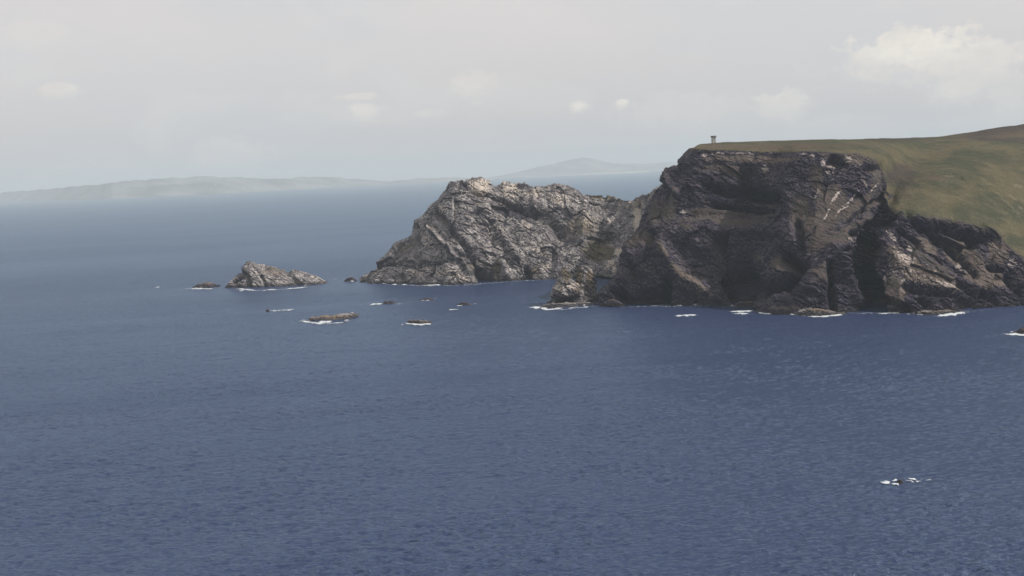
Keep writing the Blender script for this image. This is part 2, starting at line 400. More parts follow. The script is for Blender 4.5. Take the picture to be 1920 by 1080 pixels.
# ------------------------------------------------------------------ main headland
hc = [
 (1080, [(1172,552,140),(1190,500,150),(1215,460,160),(1235,440,170),(1250,420,178),(1275,360,190),(1318,290,200),(1325,284,215),(1328,281,240),(1332,279,290)]),
 (1132, [(1130,572,0),(1150,524,22),(1166,480,44),(1196,441,66),(1204,405,80),(1243,343,105),(1290,279,112),(1297,274,130),(1304,271,170),(1312,270,240)]),
 (1160, [(1160,573,0),(1178,524,20),(1190,480,38),(1214,436,58),(1222,408,74),(1258,342,96),(1304,279,104),(1312,275,125),(1320,271,170),(1330,270,240)]),
 (1200, [(1200,574,0),(1212,525,18),(1222,478,34),(1240,432,50),(1246,408,72),(1280,342,88),(1322,280,98),(1330,275,125),(1338,270,180),(1345,268,245)]),
 (1280, [(1280,573,0),(1280,525,16),(1292,470,32),(1300,428,46),(1304,407,78),(1332,345,92),(1372,282,104),(1375,276,130),(1378,268,190),(1380,266,260)]),
 (1350, [(1350,572,-6),(1352,522,12),(1358,468,30),(1368,428,44),(1370,404,80),(1385,345,94),(1428,284,106),(1430,276,135),(1432,266,205),(1434,263,275)]),
 (1400, [(1398,574,6),(1400,528,26),(1405,470,40),(1412,426,52),(1414,405,86),(1425,345,98),(1460,284,110),(1462,276,140),(1464,265,215),(1466,262,290)]),
 (1450, [(1450,585,0),(1452,530,24),(1455,470,42),(1460,430,56),(1460,402,84),(1466,342,100),(1500,284,114),(1504,275,150),(1508,264,230),(1512,261,310)]),
 (1520, [(1520,588,0),(1524,530,14),(1526,475,38),(1528,430,60),(1528,400,84),(1534,340,108),(1556,285,126),(1564,275,165),(1572,263,250),(1580,260,330)]),
 (1580, [(1580,586,0),(1578,530,14),(1580,475,34),(1588,430,62),(1592,400,86),(1600,340,116),(1608,288,138),(1622,276,185),(1640,263,280),(1655,259,370)]),
 (1606, [(1606,583,0),(1604,530,20),(1606,475,40),(1622,430,62),(1630,398,84),(1640,345,112),(1642,300,140),(1662,283,195),(1692,264,310),(1712,258,420)]),
 (1624, [(1622,582,32),(1622,530,50),(1626,475,66),(1644,432,70),(1652,402,84),(1658,360,104),(1657,322,128),(1682,298,190),(1730,266,340),(1762,255,470)]),
 (1640, [(1640,584,26),(1644,540,34),(1626,495,50),(1640,452,62),(1655,425,72),(1662,402,84),(1664,386,94),(1700,322,190),(1760,268,350),(1812,248,520)]),
 (1656, [(1656,586,0),(1658,545,12),(1638,505,26),(1646,465,42),(1656,438,54),(1668,412,68),(1674,398,80),(1716,332,180),(1790,270,350),(1844,241,560)]),
 (1710, [(1710,588,0),(1704,552,14),(1698,514,30),(1698,475,50),(1698,445,62),(1700,418,72),(1708,404,82),(1754,336,180),(1826,272,340),(1880,234,580)]),
 (1780, [(1780,584,0),(1776,552,12),(1772,520,28),(1770,486,46),(1770,456,60),(1776,432,70),(1788,414,80),(1824,345,175),(1880,275,330),(1926,228,600)]),
 (1850, [(1850,578,0),(1846,556,12),(1842,530,26),(1842,500,40),(1846,472,54),(1852,448,64),(1862,430,74),(1892,362,165),(1940,285,320),(1980,220,600)]),
 (1900, [(1900,575,0),(1898,560,8),(1896,544,18),(1898,525,28),(1900,508,38),(1904,492,46),(1910,478,54),(1938,400,150),(1984,305,310),(2020,214,600)]),
 (1960, [(1960,571,0),(1960,560,6),(1960,550,14),(1962,540,22),(1964,530,30),(1966,522,36),(1968,514,44),(1990,430,140),(2030,320,310),(2070,210,600)]),
 (2100, [(2100,566,0),(2100,560,6),(2100,553,12),(2102,546,18),(2104,540,24),(2106,534,30),(2108,528,40),(2120,450,140),(2150,330,310),(2180,208,600)]),
 (2500, [(2500,560,0),(2500,556,6),(2500,552,12),(2500,548,18),(2500,543,24),(2500,538,30),(2500,532,40),(2510,450,150),(2520,340,320),(2540,212,600)]),
]
ov = {1132: (1250, 320, 108), 1160: (1272, 312, 100), 1080: (1285, 330, 195)}
hc = [(u, c[:6]+[ov.get(u, tuple(.5*a+.5*b for a, b in zip(c[5], c[6])))]+c[6:]) for u, c in hc]
rows = build_columns(hc)
off = lambda row, d: [(u, np.array([c[0]+d[0], c[1]+d[1], (d[2] if len(d) == 4 else c[2]+d[2])])) for u, c in row]
rows = [off(rows[0], (-1, -6, -8, 1))]+rows+[off(rows[-1], (30, 140, -6)), off(rows[-1], (90, 500, -60)), off(rows[-1], (120, 800, -8, 1))]
us = np.concatenate([np.linspace(1080, 1130, 60), np.linspace(1130, 1930, 1150)[1:], np.linspace(1930, 2500, 160)[1:]])
rc = interp_rows(rows, us)
nseg = [8, 48, 50, 44, 34, 56, 32, 32, 30, 70, 60, 16, 10, 6]
w_row = [1, 1, 1, 1, 1, 1, 1, 1, .35, .12, .03, .02, .02, .02, .02]
G = [rc[0][None]]; WT = [np.full((1, len(us)), w_row[0])]
rimrow = sum(nseg[:8])
for k, n in enumerate(nseg):
    t = (np.arange(1, n+1)/n)[:, None, None]
    if k == 8: t = t**1.6
    G.append(rc[k][None]*(1-t)+rc[k+1][None]*t)
    tt = t[:, :, 0]
    WT.append(np.repeat(w_row[k]*(1-tt)+w_row[k+1]*tt, len(us), 1) if k != 8 else np.repeat(np.clip(.35-tt*1.5, w_row[9], 1), len(us), 1))
G = np.concatenate(G); WT = np.concatenate(WT)
G = smooth(G, 30, 1)
G = smooth(G, 5, 0)
T = G[rimrow+12:].copy(); T = smooth(T, 120, 0); T = smooth(T, 500, 1)
bl = np.clip(np.arange(len(T))/12, 0, 1)[:, None, None]; G[rimrow+12:] = G[rimrow+12:]*(1-bl)+T*bl
N = normals(G)
if (N[100, 600] @ (CAM-G[100, 600])) < 0: N = -N
sh = G.shape; P = G.reshape(-1, 3); Nf = N.reshape(-1, 3); px, py = proj(P); wt = WT.reshape(-1)
wx = 7*fbm(P/22, 4); wy = 7*fbm(P/22+50, 4); qx = px+wx; qy = py+wy
strd = np.where(px > 1640, 1.5, 0.8)
Dbig, dfine = rock_disp(P, 1.0, 1.0); d = Dbig*wt
dfine += (strd-0.8)*1.2*perlin(np.stack([P@DIP/60, P@S3/70, P@SN/7], 1)+3)*2
def carve(pts, wd, dep, sx=None):
    global d
    dd = seg_d(qx, qy, pts)
    d -= (1.9 if dep > 0 else 1.2)*dep*np.exp(-(dd/wd)**2)*wt
# sea caves and gullies
carve([(1162,556),(1178,566)], 9, 34); carve([(1203,558),(1222,556),(1236,566)], 11, 42); carve([(1252,528),(1250,564)], 6, 30)
carve([(1222,436),(1216,466)], 5, 8); carve([(1176,500),(1185,520)], 9, 9)
carve([(1352,450),(1365,500),(1385,556)], 17, 20); carve([(1400,520),(1420,545)], 12, 10)
carve([(1470,480),(1500,505),(1475,535),(1430,550)], 13, 18); carve([(1495,415),(1500,470)], 6, 7)
carve([(1396,325),(1402,365),(1445,375)], 12, 11); carve([(1320,345),(1365,360),(1400,355)], 8, 7)
carve([(1340,385),(1400,392),(1440,396)], 7, 7)
carve([(1672,404),(1640,425),(1605,440)], 9, 12); carve([(1632,452),(1612,492),(1630,530),(1644,582)], 13, 13); carve([(1600,500),(1618,545),(1615,580)], 8, 9)
carve([(1555,505),(1558,540),(1560,578)], 6, 10); carve([(1590,470),(1570,485)], 5, 8)
carve([(1560,300),(1582,306)], 9, 8); carve([(1625,312),(1645,318)], 6, 6)
carve([(1590,412),(1640,380),(1666,362)], 4, 5)
carve([(1700,402),(1730,428),(1762,450),(1800,478),(1832,516)], 5, 9); carve([(1684,432),(1724,460)], 4, 6)
carve([(1765,425),(1795,440),(1826,452)], 9, 13); carve([(1818,438),(1850,446)], 5, 9); carve([(1795,425),(1786,412)], 4, 5)
carve([(1700,536),(1745,540),(1790,548),(1822,570)], 7, 9); carve([(1724,556),(1738,570)], 7, 10); carve([(1805,530),(1845,560)], 5, 9)
carve([(1655,560),(1700,575)], 5, 6); carve([(1856,500),(1880,506)], 5, 7); carve([(1896,520),(1915,545)], 9, 12); carve([(1846,545),(1870,566)],6,7)
# ribs standing proud
carve([(1240,470),(1272,515),(1318,545),(1360,566)], 15, -12); carve([(1128,566),(1165,532),(1205,505)], 8, -9)
carve([(1560,480),(1535,520),(1500,560)], 22, -12); carve([(1572,488),(1590,530),(1604,572)], 7, -9)
carve([(1256,340),(1268,365)], 7, -6); carve([(1251,322),(1250,338)], 6, -6); carve([(1268,306),(1272,318)], 4, 5); carve([(1180,470),(1225,420)], 12, -7); carve([(1420,545),(1440,575)], 14, -8)
carve([(1650,440),(1690,500)], 14, -6)
# masks
veg = np.zeros(len(P)); pale = np.zeros(len(P)); red = np.zeros(len(P)); dark = np.zeros(len(P))
def B(arr, a, *b):
    np.maximum(arr, a*blob(qx, qy, *b), out=arr)
for b in [(1350,414,100,9,0),(1205,448,32,14,-40),(1190,462,14,9,-35),(1412,484,16,12,0),(1460,492,32,16,0),(1370,318,75,10,3),
          (1340,400,70,12,0),(1250,395,22,25,-60),(1585,440,55,16,-35),(1530,420,50,40,-20),(1600,390,50,16,-40),(1560,380,40,50,0),
          (1530,330,20,30,0),(1545,520,30,18,-35),(1500,395,25,40,0),(1540,455,45,20,-10),(1380,355,15,12,0),(1290,430,20,6,20),(1240,475,10,18,-30)]: B(veg, .78, *b)
for b in [(1646,332,16,36,10),(1640,370,18,26,30),(1618,420,30,10,-40),(1230,400,14,30,20),(1262,372,12,20,0)]: B(veg, .8, *b)
for b in [(1720,470,40,14,36),(1690,500,40,22,36),(1740,520,70,14,18),(1820,480,40,22,30),(1790,460,40,16,20),(1870,490,28,40,20),(1760,500,60,12,30)]: B(veg, .62, *b)
for b in [(1700,495,56,26,36),(1760,520,70,16,18),(1810,480,50,26,34),(1850,520,50,22,15),(1680,540,26,34,0),(1740,460,30,12,40),(1300,536,66,15,38),(1250,480,22,6,58),(1600,540,22,6,66),(1535,345,9,22,0),(1875,470,20,30,-20)]: B(red, .85, *b)
for b in [(1410,298,140,11,1),(1580,295,60,14,8),(1240,350,10,14,0)]: B(red, .62, *b)
for b in [(1546,304,11,7,60),(1562,310,12,6,0),(1558,322,12,3,20),(1568,365,3,22,30),(1596,372,2.5,26,48),(1620,340,14,3,60),(1580,392,2,24,52),(1610,398,2,20,50),(1550,400,2,18,35),(1530,360,2,14,20),(1640,350,2,16,40),(1706,465,8,4,20),
          (1592,448,6,5,0),(1206,388,7,16,8),(1346,287,14,2.5,2),(1385,286,12,2.5,2),(1404,288,9,2,2),(1450,287,8,2,2),(1505,288,12,2.5,2),(1525,292,5,4,2),(1318,288,4,5,2),(1590,296,10,6,2),(1320,290,7,4,0),(1660,520,4,9,-10),(1282,398,10,4,0),(1435,315,7,8,0),
          (1800,500,9,5,40),(1824,505,6,8,30),(1900,495,12,9,0),(1686,520,30,7,30),(1700,480,26,10,30),(1668,440,22,5,35),(1780,530,40,5,15)]: B(pale, .85, *b)
B(pale, .45, 1690, 500, 36, 40, 0); B(pale, .38, 1740, 520, 60, 22, 20)
slope = Nf[:, 2]
scree = np.clip(veg+red*0.8, 0, 1)
d = np.where(wt > 0.5, d, d)
d += dfine*wt*(1-0.75*np.clip(np.maximum(veg, red*.8)*1.25, 0, 1))
d = d.reshape(sh[:2]); d[:3] *= 0.3
# grass undulation
gw = np.clip((np.arange(sh[0])-rimrow)/40, 0, 1)[:, None]
d += gw*(3.0*fbm(P/110+12, 4)+0.8*fbm(P/22+2, 3)).reshape(sh[:2])
G2 = G+N*d[..., None]
n2 = normals(G2); n2 *= np.sign((n2*N).sum(2, keepdims=True)+1e-9)
ledge = np.clip((n2[..., 2]-0.60)*2.2, 0, 0.75).reshape(-1)*wt
vi_ = np.repeat(np.arange(sh[0]), sh[1])
turf = np.clip(1.1-(rimrow-vi_)/(18+34*np.clip(perlin(P/14+8)+.3, 0, 1.2)), 0, 1)*(vi_ <= rimrow)
veg = np.maximum(veg, np.where(px > 1560, turf, turf*.5))
veg = np.maximum(veg, ledge)*np.clip((P[:, 2]-8)/20, 0, 1)
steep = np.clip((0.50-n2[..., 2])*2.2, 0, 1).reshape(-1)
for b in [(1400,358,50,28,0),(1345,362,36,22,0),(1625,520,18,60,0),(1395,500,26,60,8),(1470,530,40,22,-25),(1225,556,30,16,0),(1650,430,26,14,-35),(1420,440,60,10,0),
          (1740,420,36,9,35),(1820,445,34,9,15),(1300,470,50,22,20),(1500,520,26,26,0)]: B(dark, .75, *b)  # dark rock bands, with gully and bay shade painted in
for b in [(1170,562,14,10,0),(1220,560,22,13,0),(1251,548,8,22,0)]: B(dark, 1.0, *b)  # sea cave shade painted into the rock colour
dark = np.maximum(dark, steep*.62)  # steep faces coloured darker, standing in for shade
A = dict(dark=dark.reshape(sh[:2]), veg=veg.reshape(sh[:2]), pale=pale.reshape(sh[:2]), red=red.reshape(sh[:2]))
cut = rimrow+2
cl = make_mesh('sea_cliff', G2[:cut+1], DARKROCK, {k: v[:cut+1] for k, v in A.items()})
tag(cl, 'tall dark rock sea cliff dropping from the green headland top into the water', 'cliff', kind='structure')
hv = dict(red=np.zeros(len(P)), pale=np.zeros(len(P)), dark=np.zeros(len(P)))
def H(k, a, *b): np.maximum(hv[k], a*blob(qx, qy, *b), out=hv[k])
for b in [(1860,248,130,20,-4),(1480,274,220,8,0),(1750,333,40,8,5),(1950,300,30,30,0),(1340,273,40,5,0)]: H('red', .75, *b)
for b in [(1620,287,340,9,0),(1880,300,110,26,5),(1720,330,60,12,10),(1820,420,50,10,20)]: H('red', .42, *b)
for b in [(1880,240,110,15,-8),(1690,330,40,34,0),(1900,262,120,7,2),(1700,262,120,3,-1)]: H('dark', .8, *b)
for b in [(1895,385,40,3,38),(1905,372,34,4,25),(1890,400,22,3,30),(1910,350,18,5,10),(1850,345,20,2,10),(1780,330,20,2,10),(1880,372,26,3,35),(1915,392,12,8,30)]: H('pale', .85, *b)
for b in [(1900,470,14,22,40),(1905,420,30,4,35)]: H('pale', .3, *b)
hl = make_mesh('grassy_hill', G2[cut:], GRASS, {k: v.reshape(sh[:2])[cut:] for k, v in hv.items()}, True)
tag(hl, 'olive green grass hillside sloping back from the cliff edge', 'hill', kind='structure')

# ------------------------------------------------------------------ generic rocky mass
def rocky(name, rowsp, u0_, u1_, nu, nseg, mat, amp=1.0, strata=1.0, big=1.0, features=(), masks=None, su=6, sv=4, back=None, shade=False, warp=5, ridge=.6, crag=0, fs=1.0):
    """rowsp: rows of (u,px,py,dY) ; first row is the waterline"""
    us = np.linspace(u0_, u1_, nu)
    def ev(row, k): return np.interp(us, [c[0] for c in row], [c[k] for c in row])
    b = water(ev(rowsp[0], 1), ev(rowsp[0], 2)); b[:, 2] = 0
    if any(c[3] for c in rowsp[0]):
        b = at(ev(rowsp[0], 1), ev(rowsp[0], 2), b[:, 1]+ev(rowsp[0], 3)); b[:, 2] = 0
    rc = [b]
    for r_ in rowsp[1:]:
        rc.append(at(ev(r_, 1), ev(r_, 2), b[:, 1]+ev(r_, 3)))
    if crag:
        q_ = np.stack([us/7.0, us*0, us*0+3.3], 1); jag = perlin(q_)+0.6*perlin(q_*2.3+9)
        rc[-1][:, 2] += crag*jag*np.clip(rc[-1][:, 2]/60, 0, 1)
    rc = [b+np.array([0, -4.0*amp, 0])*[1, 1, 0]+np.array([0, 0, -6])]+rc
    top = rc[-1]
    for (dy, zf) in (back or [(25, .75), (60, .35), (95, -.02)]):
        q = top.copy(); q[:, 1] += dy; q[:, 2] = top[:, 2]*zf if zf >= 0 else -6; rc.append(q)
    G = [rc[0][None]]
    ns = list(nseg)+[12]*(len(rc)-1-len(nseg))
    for k, n in enumerate(ns):
        t = (np.arange(1, n+1)/n)[:, None, None]; G.append(rc[k][None]*(1-t)+rc[k+1][None]*t)
    G = np.concatenate(G); G = smooth(G, su, 1); G = smooth(G, sv, 0)
    N = normals(G); mid = G.shape[1]//2
    if (N[ns[0]+2, mid] @ (CAM-G[ns[0]+2, mid])) < 0: N = -N
    sh = G.shape; P = G.reshape(-1, 3); px, py = proj(P)
    qx = px+warp*fbm(P/20, 3); qy = py+warp*fbm(P/20+50, 3)
    D_, d_ = rock_disp(P, amp, strata, big, fs); 
    vi = np.repeat(np.arange(sh[0]), sh[1]); i0 = sum(ns[:len(nseg)]); dist = np.abs(vi-i0)/max(ns[len(nseg)-1], 1)
    wr = ridge+(1-ridge)*np.clip(dist*1.3, 0, 1); d = (D_+d_)*wr
    for pts, wd, dep in features: d -= 1.7*dep*np.exp(-(seg_d(qx, qy, pts)/wd)**2)
    A = {k: np.zeros(len(P)) for k in ('veg', 'pale', 'red', 'dark')}
    if masks:
        for k, a, *b_ in masks: np.maximum(A[k], a*blob(qx, qy, *b_), out=A[k])
    G2 = G+N*d.reshape(sh[:2])[..., None]
    n2 = normals(G2); n2 *= np.sign((n2*N).sum(2, keepdims=True)+1e-9)
    A['dark'] = np.maximum(A['dark'], np.clip((0.36-n2[..., 2])*1.8, 0, .6).reshape(-1))  # steeper faces get painted shade in their colour
    A['veg'] = np.maximum(A['veg'], np.clip((n2[..., 2]-0.62)*1.8, 0, .6).reshape(-1)*np.clip((P[:, 2]-12)/25, 0, 1))
    return make_mesh(name, G2, mat, {k: v.reshape(sh[:2]) for k, v in A.items()}, shade)

# far headland (pale rock) joined to the main cliff by a saddle
ridge = [(668,668,529),(684,684,520),(701,701,501),(720,722,478),(739,739,453),(768,768,440),(776,776,412),(790,800,393),(810,823,364),(828,843,338),
         (842,864,339),(858,882,336),(880,902,330),(892,914,336),(905,928,347),(915,940,341),(930,952,339),(945,969,343),(962,987,340),
         (975,995,346),(1000,1025,348),(1020,1048,346),(1045,1077,353),(1060,1092,361),(1085,1118,361),(1120,1156,367),(1140,1179,373),(1165,1200,366),(1200,1224,357),(1222,1242,347),(1240,1268,334)]
kr = dict((u, (x, y)) for u, x, y in ridge)
base_ = [(668,672,529,0),(700,700,531,0),(780,780,534,0),(850,850,534,0),(890,892,531,0),(915,918,529,10),(950,952,526,0),(1000,1005,524,0),(1060,1060,522,0),(1110,1115,520,0),(1150,1150,521,-30),(1180,1170,522,-90),(1240,1210,530,-130)]
def lerp_row(f1, yd, sx):
    out = []
    for u, x, y in ridge:
        bx = np.interp(u, [b[0] for b in base_], [b[1] for b in base_]); by = np.interp(u, [b[0] for b in base_], [b[2] for b in base_])
        out.append((u, bx*(1-f1)+x*f1+sx, by*(1-f1)+y*f1, yd*min(1, (534-y)/150+0.1)))
    return out
srows = [base_, lerp_row(.28, 28, 0), lerp_row(.6, 70, 0), lerp_row(.86, 108, 0), lerp_row(1.0, 130, 0)]
S_F = [([(904,508),(913,522)], 8, 44), ([(985,505),(993,520)], 5, 12), ([(752,515),(757,530)], 3, 6), ([(700,505),(712,500)], 3, 4),
       ([(885,362),(950,378),(1005,400)], 3.5, 6), ([(760,500),(830,495),(890,470)], 4, 4), ([(700,503),(760,490),(800,492)], 3, 4),
       ([(820,400),(850,440),(885,480),(900,505)], 5, 7), ([(780,420),(785,470),(775,520)], 4, 4), ([(800,420),(845,470),(880,510)], 4, -6),
       ([(900,400),(940,440),(970,480)], 9, -9), ([(960,385),(1030,410),(1050,440)], 10, 8), ([(1000,360),(1000,395)], 5, -4),
       ([(1190,378),(1193,420),(1175,465)], 6, 9), ([(1100,380),(1090,450)], 9, -6), ([(1040,470),(1030,515)], 6, 5), ([(1130,430),(1140,480)], 8, 5),
       ([(866,345),(900,372)], 5, 4), ([(940,492),(948,520)], 8, -8)]
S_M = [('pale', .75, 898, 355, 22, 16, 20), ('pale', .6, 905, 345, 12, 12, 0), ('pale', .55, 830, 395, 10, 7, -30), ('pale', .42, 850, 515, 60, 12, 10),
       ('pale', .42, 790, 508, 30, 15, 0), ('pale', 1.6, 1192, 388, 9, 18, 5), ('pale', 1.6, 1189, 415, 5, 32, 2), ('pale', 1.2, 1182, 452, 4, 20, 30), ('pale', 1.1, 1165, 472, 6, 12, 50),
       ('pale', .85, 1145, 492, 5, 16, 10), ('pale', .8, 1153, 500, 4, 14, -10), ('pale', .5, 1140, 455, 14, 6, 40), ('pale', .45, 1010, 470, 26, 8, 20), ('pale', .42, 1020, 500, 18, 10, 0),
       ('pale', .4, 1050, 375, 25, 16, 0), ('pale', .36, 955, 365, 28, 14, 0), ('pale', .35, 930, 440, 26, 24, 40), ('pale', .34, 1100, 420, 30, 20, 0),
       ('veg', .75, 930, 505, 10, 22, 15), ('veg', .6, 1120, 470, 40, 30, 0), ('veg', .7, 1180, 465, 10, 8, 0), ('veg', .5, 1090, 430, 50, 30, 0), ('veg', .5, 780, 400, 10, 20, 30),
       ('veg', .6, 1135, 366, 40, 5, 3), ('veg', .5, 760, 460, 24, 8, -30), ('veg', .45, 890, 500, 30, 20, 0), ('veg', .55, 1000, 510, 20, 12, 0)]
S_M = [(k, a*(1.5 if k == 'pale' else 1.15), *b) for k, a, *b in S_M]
S_M += [('dark', 1.8, 908, 512, 19, 15, 15), ('dark', .9, 990, 514, 8, 8, 0), ('dark', .8, 965, 398, 52, 11, 18), ('dark', .7, 868, 352, 14, 10, 30), ('dark', .6, 985, 350, 30, 8, 0),  # dark: painted shade of the sea cave, plus mottled rock patches
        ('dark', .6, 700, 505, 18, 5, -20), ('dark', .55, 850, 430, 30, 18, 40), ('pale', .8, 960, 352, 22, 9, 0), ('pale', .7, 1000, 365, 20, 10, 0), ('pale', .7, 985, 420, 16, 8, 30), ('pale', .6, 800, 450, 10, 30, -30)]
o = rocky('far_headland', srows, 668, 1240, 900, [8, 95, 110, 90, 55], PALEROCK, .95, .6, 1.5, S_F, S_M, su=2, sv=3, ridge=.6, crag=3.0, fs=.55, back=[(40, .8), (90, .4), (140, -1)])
tag(o, 'pale rocky headland with jagged ridge reaching out left of the dark cliff', 'headland', kind='structure')

# islet, stack and skerries: every one a thing of its own
def islet(name, top, xl, xr, yb, label, cat, depth=40, nu=220, amp=.5, strata=.5, mat=PALEROCK, features=(), masks=None, group=None, dipy=0, yb2=None, seg=(6, 40, 40, 16), big=.3, warp=2):
    yb2 = yb if yb2 is None else yb2
    us = sorted(set([t[0] for t in top]+[xl, (xl+xr)/2, xr]))
    tx = [t[0] for t in top]; ty = [t[1] for t in top]
    hmax = max((yb+yb2)/2-min(ty), 1)
    def yy(u): return yb+(yb2-yb)*(u-xl)/(xr-xl)
    e = lambda u: max(0.02, 1-abs((u-(xl+xr)/2)/((xr-xl)/2))**2.6)
    b = [(u, u, yy(u), depth*.35*(1-e(u))) for u in us]
    rows = [b]
    for fr, dd in (((.62, .22), (1.0, .5)) if hmax > 22 else ((.85, .10), (1.0, .40))):
        rows.append([(u, u, yy(u)*(1-fr)+np.interp(u, tx, ty)*fr, dd*depth*(.25+.75*e(u))) for u in us])
    o = rocky(name, rows, xl, xr, nu, seg, mat, amp, strata, big, features, masks, su=2, sv=4,
              back=[(depth*.2, .8), (depth*.4, .35), (depth*.5, -1)], warp=warp)
    return tag(o, label, cat, group)
islet('rocky_islet', [(424,537),(432,526),(446,512),(452,502),(460,491),(466,487),(472,490),(480,493),(500,497),(520,503),(540,508),(552,505),(562,508),(580,512),(596,520),(610,531)],
      422, 612, 541, 'wedge shaped rocky islet lying left of the pale headland', 'islet', 60, 300, .55, .7,
      features=[([(452,510),(464,520),(468,540)], 4, 8), ([(540,512),(560,530)], 6, 4), ([(490,520),(500,540)], 3, 4), ([(440,528),(455,522)],3,4)],
      masks=[('pale', .5, 480, 515, 10, 12, 0), ('red', .5, 510, 512, 40, 7, 10), ('veg', .55, 520, 506, 40, 4, 8), ('pale', .45, 500, 522, 30, 6, 5), ('pale', .5, 443, 522, 5, 8, 0)], yb2=533)
islet('sea_stack', [(1028,560),(1034,546),(1042,528),(1047,512),(1055,493),(1060,495),(1065,508),(1073,522),(1084,530),(1094,548),(1102,565)],
      1026, 1104, 574, 'stubby rock stack with dark foot standing off the cliff', 'sea stack', 45, 240, .7, .6, yb2=571,
      features=[([(1034,562),(1060,564),(1082,560)], 6, 9)],
      masks=[('pale', 1.0, 1048, 538, 10, 9, 0), ('veg', .8, 1062, 514, 12, 20, 0), ('red', .5, 1082, 545, 14, 18, 0), ('pale', .7, 1075, 535, 16, 8, 0), ('dark', 1.0, 1055, 562, 30, 9, 0), ('veg', .6, 1085, 530, 8, 14, 0)], seg=(6, 60, 60, 16))
def pinn(): pass
islet('rock_pinnacle', [(1074,545),(1078,524),(1084,506),(1091,497),(1100,496),(1108,503),(1114,514),(1117,530),(1119,550),(1124,562)],
      1072, 1126, 568, 'brown rock fin between the stubby stack and the dark cliff', 'sea stack', 40, 200, .7, .7, yb2=565,
      masks=[('veg', .8, 1085, 520, 8, 26, 0), ('red', .62, 1105, 525, 12, 26, 0), ('veg', .5, 1112, 550, 8, 14, 0)], seg=(6, 60, 60, 16))
islet('rock_shelf', [(1012,577),(1020,571),(1034,569),(1060,568),(1090,567),(1112,567),(1122,569)], 1010, 1124, 579,
      'low brown rock shelf at the foot of the stubby sea stack', 'rock', 26, 160, .3, .3, yb2=571, seg=(4, 20, 20, 8),
      masks=[('red', .4, 1060, 572, 50, 5, 0)])
tall_low = [
 ('skerry', [(575,600),(582,595),(605,591),(622,592),(640,588),(660,587),(669,592)], 573, 671, 604, 597, 'largest flat skerry, brown topped with white surf along its front', PALEROCK, 50),
 ('skerry', [(764,604),(768,600),(785,599),(800,600),(809,604)], 763, 810, 608, 608, 'flat brown skerry right of the largest one, surf along its front', PALEROCK, 26),
 ('skerry', [(713,569),(722,565),(734,564),(743,567)], 712, 744, 571, 569, 'thin dark skerry trailing surf to its left, below the pale headland', DARKROCK, 22),
 ('skerry', [(787,562),(797,558),(806,559),(813,561)], 786, 814, 564, 563, 'small dark skerry nearest below the pale headland shore', DARKROCK, 20),
 ('skerry', [(859,570),(866,566),(876,567),(884,570)], 858, 885, 573, 572, 'small dark skerry farthest right of the scattered ones', DARKROCK, 20),
 ('skerry', [(362,538),(374,531),(386,529),(398,530),(408,534)], 360, 410, 541, 538, 'low dark skerry with surf just left of the wedge shaped islet', DARKROCK, 30),
 ('skerry', [(646,526),(652,520),(660,518),(668,524)], 645, 669, 528, 527, 'small rock between the wedge shaped islet and the pale headland', DARKROCK, 20),
 ('skerry', [(499,582),(501,579),(504,582)], 498, 505, 584, 584, 'tiny dark rock at the left end of a thin surf streak', DARKROCK, 8),
 ('skerry', [(1682,905),(1685,900),(1688,898.5),(1691,901),(1694,906)], 1681, 1695, 908, 907.5, 'lone black rock breaking the open sea in the foreground', DARKROCK, 6),
 ('skerry', [(1908,622),(1913,616),(1918,613),(1930,612),(1944,620)], 1907, 1946, 628, 626, 'dark rock with surf at the right edge of the water', DARKROCK, 20),
 ('skerry', [(1376,572),(1384,565),(1400,563),(1412,568),(1420,574)], 1374, 1422, 576, 576, 'low dark rock in front of the bay in the dark cliff', DARKROCK, 18),
 ('rock_shelf', [(1490,590),(1500,580),(1515,577),(1540,579),(1560,583),(1582,588)], 1488, 1584, 593, 591, 'pale tan rock ledge with surf at the foot of the dark cliff', PALEROCK, 24),
 ('rock_shelf', [(1722,584),(1735,583),(1760,582),(1785,580),(1804,583)], 1720, 1806, 592, 587, 'low rock ledge with surf below the brown buttress', PALEROCK, 20),
 ('rock_shelf', [(1418,584),(1428,574),(1438,560),(1452,550),(1470,545),(1490,548),(1500,560),(1515,572),(1525,586)], 1416, 1528, 588, 590, 'heap of broken rock at the foot of the dark cliff', DARKROCK, 26),
 ('rock_shelf', [(1128,570),(1140,562),(1152,560),(1164,566),(1172,574)], 1126, 1174, 575, 576, 'rounded grey rock at the left corner of the dark cliff foot', DARKROCK, 18),
]
for (nm_, top, xl, xr, yb, yb2, lab, mt, dp) in tall_low:
    big = xr-xl > 40
    masks = [('red', .6, (xl+xr)/2, yb-11, (xr-xl)/2, 5, 0), ('veg', .5, (xl+xr)/2, yb-12, (xr-xl)/3, 4, 0)]
    s_ = 0.14 if yb > 800 else (.5 if big else .3)
    islet(nm_, top, xl, xr, yb, lab, 'rock', dp, 140 if big else 70, s_, s_*.8, mt, yb2=yb2, seg=(4, 18, 18, 8), big=.12 if big else .04, masks=masks,
          group='low rocks standing in the sea' if nm_ == 'skerry' else 'rocks along the cliff foot')

